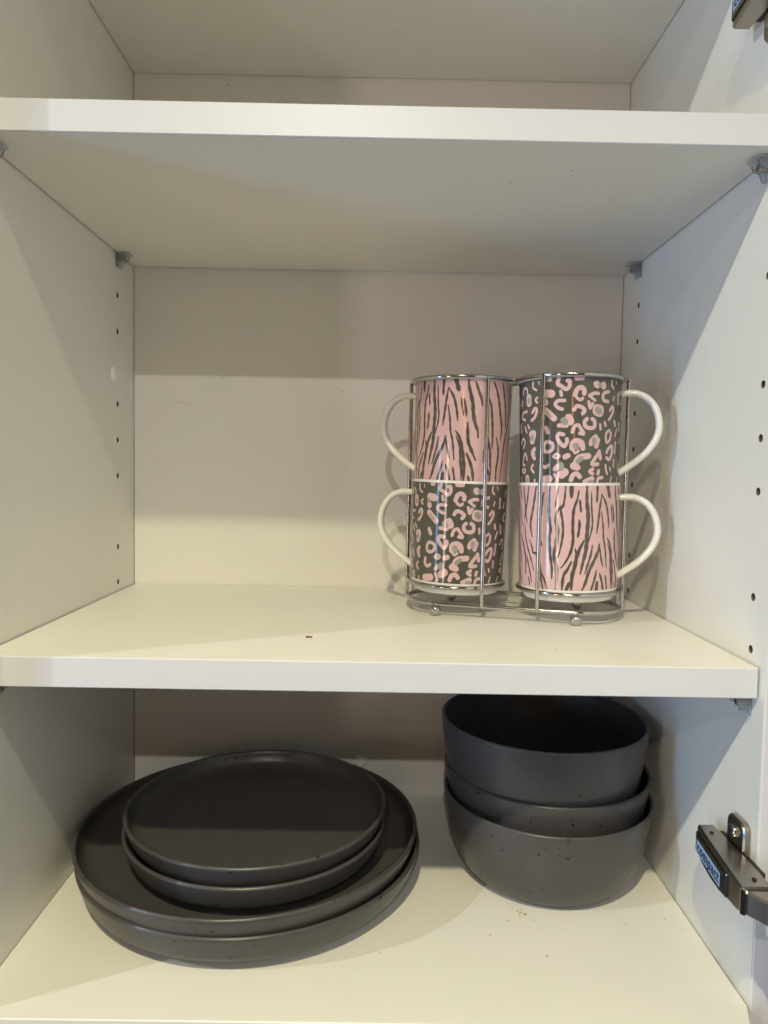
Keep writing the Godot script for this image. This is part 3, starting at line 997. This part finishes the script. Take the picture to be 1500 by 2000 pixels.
func leopard_image() -> Image:
	im = Image.create(IW, IH, true, Image.FORMAT_RGB8)
	fat = 1.30
	im.fill(Color(0.345, 0.340, 0.312))
	var p := Color(0.845, 0.710, 0.718)
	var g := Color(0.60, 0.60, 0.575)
	cx = 745; hw = 700; vtop = 75; vlen = 1390; shift = 0.0; period = 2.45; lo_u = -1.3; hi_u = 1.17
	for q in [[24, [125, 250, 130, 190, 155, 170, 180, 195, 185, 245]], [85, [203, 310, 206, 375]], [24, [325, 320, 295, 345, 320, 385]], [16, [95, 400, 115, 330, 110, 410]], [24, [265, 110, 265, 180, 310, 220]], [14, [340, 110, 350, 150]], [80, [440, 275, 510, 285]], [60, [430, 380, 435, 400]], [28, [175, 490, 125, 500, 110, 570, 150, 600]], [34, [255, 510, 290, 460, 315, 490, 290, 570, 245, 615]],
		[64, [435, 495, 500, 560, 545, 605]], [45, [85, 665, 90, 750]], [26, [190, 675, 212, 720]], [26, [150, 700, 170, 770]], [45, [440, 725, 465, 785]], [70, [235, 800, 270, 795, 250, 890]], [24, [90, 920, 115, 850, 145, 900, 120, 980]]]:
		stroke(q[0], q[1], p)
	for q in [[36, [470, 908, 525, 935, 530, 1000, 480, 1040, 425, 1030, 410, 965, 440, 915, 470, 908]], [45, [280, 1000, 250, 1050, 280, 1120]], [24, [175, 1140, 145, 1050, 110, 1190, 140, 1210]], [36, [390, 1140, 385, 1210, 430, 1245, 470, 1220]], [26, [260, 1210, 235, 1260, 270, 1310]], [22, [125, 1262, 150, 1290, 125, 1320, 100, 1290, 125, 1262]], [22, [90, 1380, 75, 1440]], [70, [175, 1385, 180, 1440]], [75, [390, 1410, 485, 1395]], [22, [285, 1410, 280, 1450]],
		[40, [605, 100, 590, 160, 640, 195, 700, 235, 740, 200, 740, 130, 715, 125]], [34, [630, 260, 640, 310]], [36, [680, 380, 600, 380, 560, 420, 600, 470, 650, 490]], [80, [735, 605, 755, 650]], [42, [610, 700, 710, 705]], [40, [670, 820, 610, 810, 590, 860, 630, 930, 680, 970, 715, 920, 715, 880]]]:
		stroke(q[0], q[1], p)
	for q in [[54, [835, 92, 900, 92]], [48, [815, 310, 840, 240, 890, 215, 930, 250, 930, 290]], [32, [840, 350, 880, 375, 910, 355]], [40, [805, 500, 840, 455, 900, 470, 940, 510, 915, 550]], [36, [785, 790, 810, 720, 860, 700, 890, 740, 930, 810, 880, 805]], [52, [785, 1000, 790, 930, 850, 900, 910, 930, 925, 1000]], [26, [795, 1010, 825, 1060, 870, 1035]], [40, [830, 950, 890, 960]], [28, [540, 1105, 580, 1070, 620, 1100, 580, 1125, 540, 1105]], [55, [695, 1110, 730, 1095]], [62, [1000, 1100, 880, 1120, 830, 1200, 800, 1230, 860, 1250]],
		[85, [690, 1310, 650, 1340]], [45, [560, 1270, 590, 1230]], [48, [775, 1410, 800, 1350, 850, 1330, 890, 1370]], [70, [1085, 170, 1095, 180]], [64, [1175, 175, 1178, 195]], [36, [1000, 320, 1060, 290, 1110, 290]], [28, [1020, 340, 1070, 380]]]:
		stroke(q[0], q[1], p)
	for q in [[36, [1245, 260, 1180, 290, 1180, 370, 1240, 390]], [32, [990, 400, 1010, 480, 1040, 420]], [62, [1085, 470, 1150, 480, 1145, 550, 1080, 530, 1085, 470]], [32, [1270, 500, 1300, 450, 1315, 500, 1280, 590, 1260, 620]], [40, [970, 620, 940, 665, 960, 720, 1020, 740, 1070, 720, 1070, 650, 1040, 620]], [28, [1145, 690, 1150, 750]], [30, [1205, 660, 1215, 700]], [30, [1270, 760, 1230, 800, 1225, 880, 1240, 920, 1280, 880, 1290, 790]], [52, [1090, 850, 1040, 900, 1030, 940]], [52, [1120, 890, 1100, 970]], [34, [1335, 640, 1345, 690]], [36, [1380, 280, 1380, 400]], [20, [1320, 320, 1310, 370]],
		[24, [1290, 110, 1285, 170, 1310, 210]], [16, [1340, 110, 1350, 150]], [36, [1240, 1050, 1270, 990, 1310, 970, 1310, 1060, 1280, 1140, 1240, 1120]]]:
		stroke(q[0], q[1], p)
	for q in [[40, [1140, 1040, 1160, 1130]], [40, [1125, 1070, 1050, 1200, 1125, 1205]], [36, [1060, 1270, 1020, 1300, 1060, 1330]], [36, [1140, 1290, 1130, 1330]], [28, [1230, 1220, 1240, 1290, 1255, 1330]], [22, [1290, 1250, 1300, 1290]], [60, [965, 1440, 1050, 1400]], [34, [1120, 1450, 1140, 1390, 1190, 1380]], [26, [1370, 740, 1350, 830]], [34, [1360, 920, 1350, 1050]], [30, [1340, 1150, 1340, 1230]], [20, [1315, 1370, 1300, 1440]], [36, [560, 1340, 590, 1400, 580, 1440]], [46, [470, 95, 490, 95]]]:
		stroke(q[0], q[1], p)
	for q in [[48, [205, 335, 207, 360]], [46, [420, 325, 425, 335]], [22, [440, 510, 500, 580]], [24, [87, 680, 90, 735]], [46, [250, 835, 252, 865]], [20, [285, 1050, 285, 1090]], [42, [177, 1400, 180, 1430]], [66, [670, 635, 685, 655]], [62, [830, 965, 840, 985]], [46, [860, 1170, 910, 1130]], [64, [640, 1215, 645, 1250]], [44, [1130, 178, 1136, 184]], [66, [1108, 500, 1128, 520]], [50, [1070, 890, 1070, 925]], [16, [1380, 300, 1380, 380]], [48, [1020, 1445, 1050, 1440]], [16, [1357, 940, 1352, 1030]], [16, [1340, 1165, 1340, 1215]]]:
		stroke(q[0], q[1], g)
	return im

# ------------------------------------------------------------------ crumbs
func build_crumbs() -> void:
	var rng := RandomNumberGenerator.new()
	rng.seed = 3
	var red := StandardMaterial3D.new()
	red.albedo_color = Color(0.45, 0.14, 0.07)
	red.roughness = 0.8
	var c := crumb_mesh([[Vector3(-0.0011, 0, 0), 0.0013], [Vector3(0.0012, 0, 0.0003), 0.0012], [Vector3(0.0001, 0, 0.0002), 0.0010]], rng)
	var o := part("crumb", c, red, self, Vector3(0.1902, YS, 0.2112))
	o.set_meta("label", "tiny red brown crumb on the bare middle shelf")
	o.set_meta("category", "crumb")
	var tan_ := StandardMaterial3D.new()
	tan_.albedo_color = Color(0.64, 0.53, 0.33)
	tan_.roughness = 0.9
	var bits := []
	for k in 16:
		bits.append([Vector3(rng.randfn(0, 0.0026), 0, rng.randfn(0, 0.0022)), rng.randf_range(0.0003, 0.0006)])
	bits.append([Vector3(0.0030, 0, 0.0022), 0.0011])
	bits.append([Vector3(-0.0110, 0, 0.0100), 0.0007])
	bits.append([Vector3(0.0080, 0, 0.0085), 0.0007])
	bits.append([Vector3(0.0720, 0, 0.0120), 0.0004])
	var p := part("crumbs", crumb_mesh(bits, rng), tan_, self, Vector3(0.3432, 0.0, 0.1870))
	p.set_meta("label", "sprinkle of tan crumbs on the cabinet floor before the bowls")
	p.set_meta("category", "crumbs")
	p.set_meta("kind", "stuff")

func crumb_mesh(bits: Array, rng: RandomNumberGenerator) -> ArrayMesh:
	var st := SurfaceTool.new()
	st.begin(Mesh.PRIMITIVE_TRIANGLES)
	st.set_smooth_group(-1)
	for b in bits:
		var r: float = b[1]
		var pts := []
		for k in 6:
			var a := TAU * k / 6
			pts.append(b[0] + Vector3(cos(a) * r * rng.randf_range(0.7, 1.2), 0.0, sin(a) * r * rng.randf_range(0.6, 1.0)))
		var tip: Vector3 = b[0] + Vector3(r * rng.randf_range(-0.3, 0.3), r * rng.randf_range(0.7, 1.1), r * rng.randf_range(-0.3, 0.3))
		for k in 6:
			var m1: Vector3 = pts[k] + Vector3(0, r * 0.5, 0)
			var m2: Vector3 = pts[(k + 1) % 6] + Vector3(0, r * 0.5, 0)
			var out: Vector3 = (pts[k] + pts[(k + 1) % 6]) / 2.0 - b[0]
			quad(st, pts[k], pts[(k + 1) % 6], m2, m1, out)
			tri(st, m1, m2, tip, out + Vector3(0, r, 0))
	st.generate_normals()
	return st.commit()
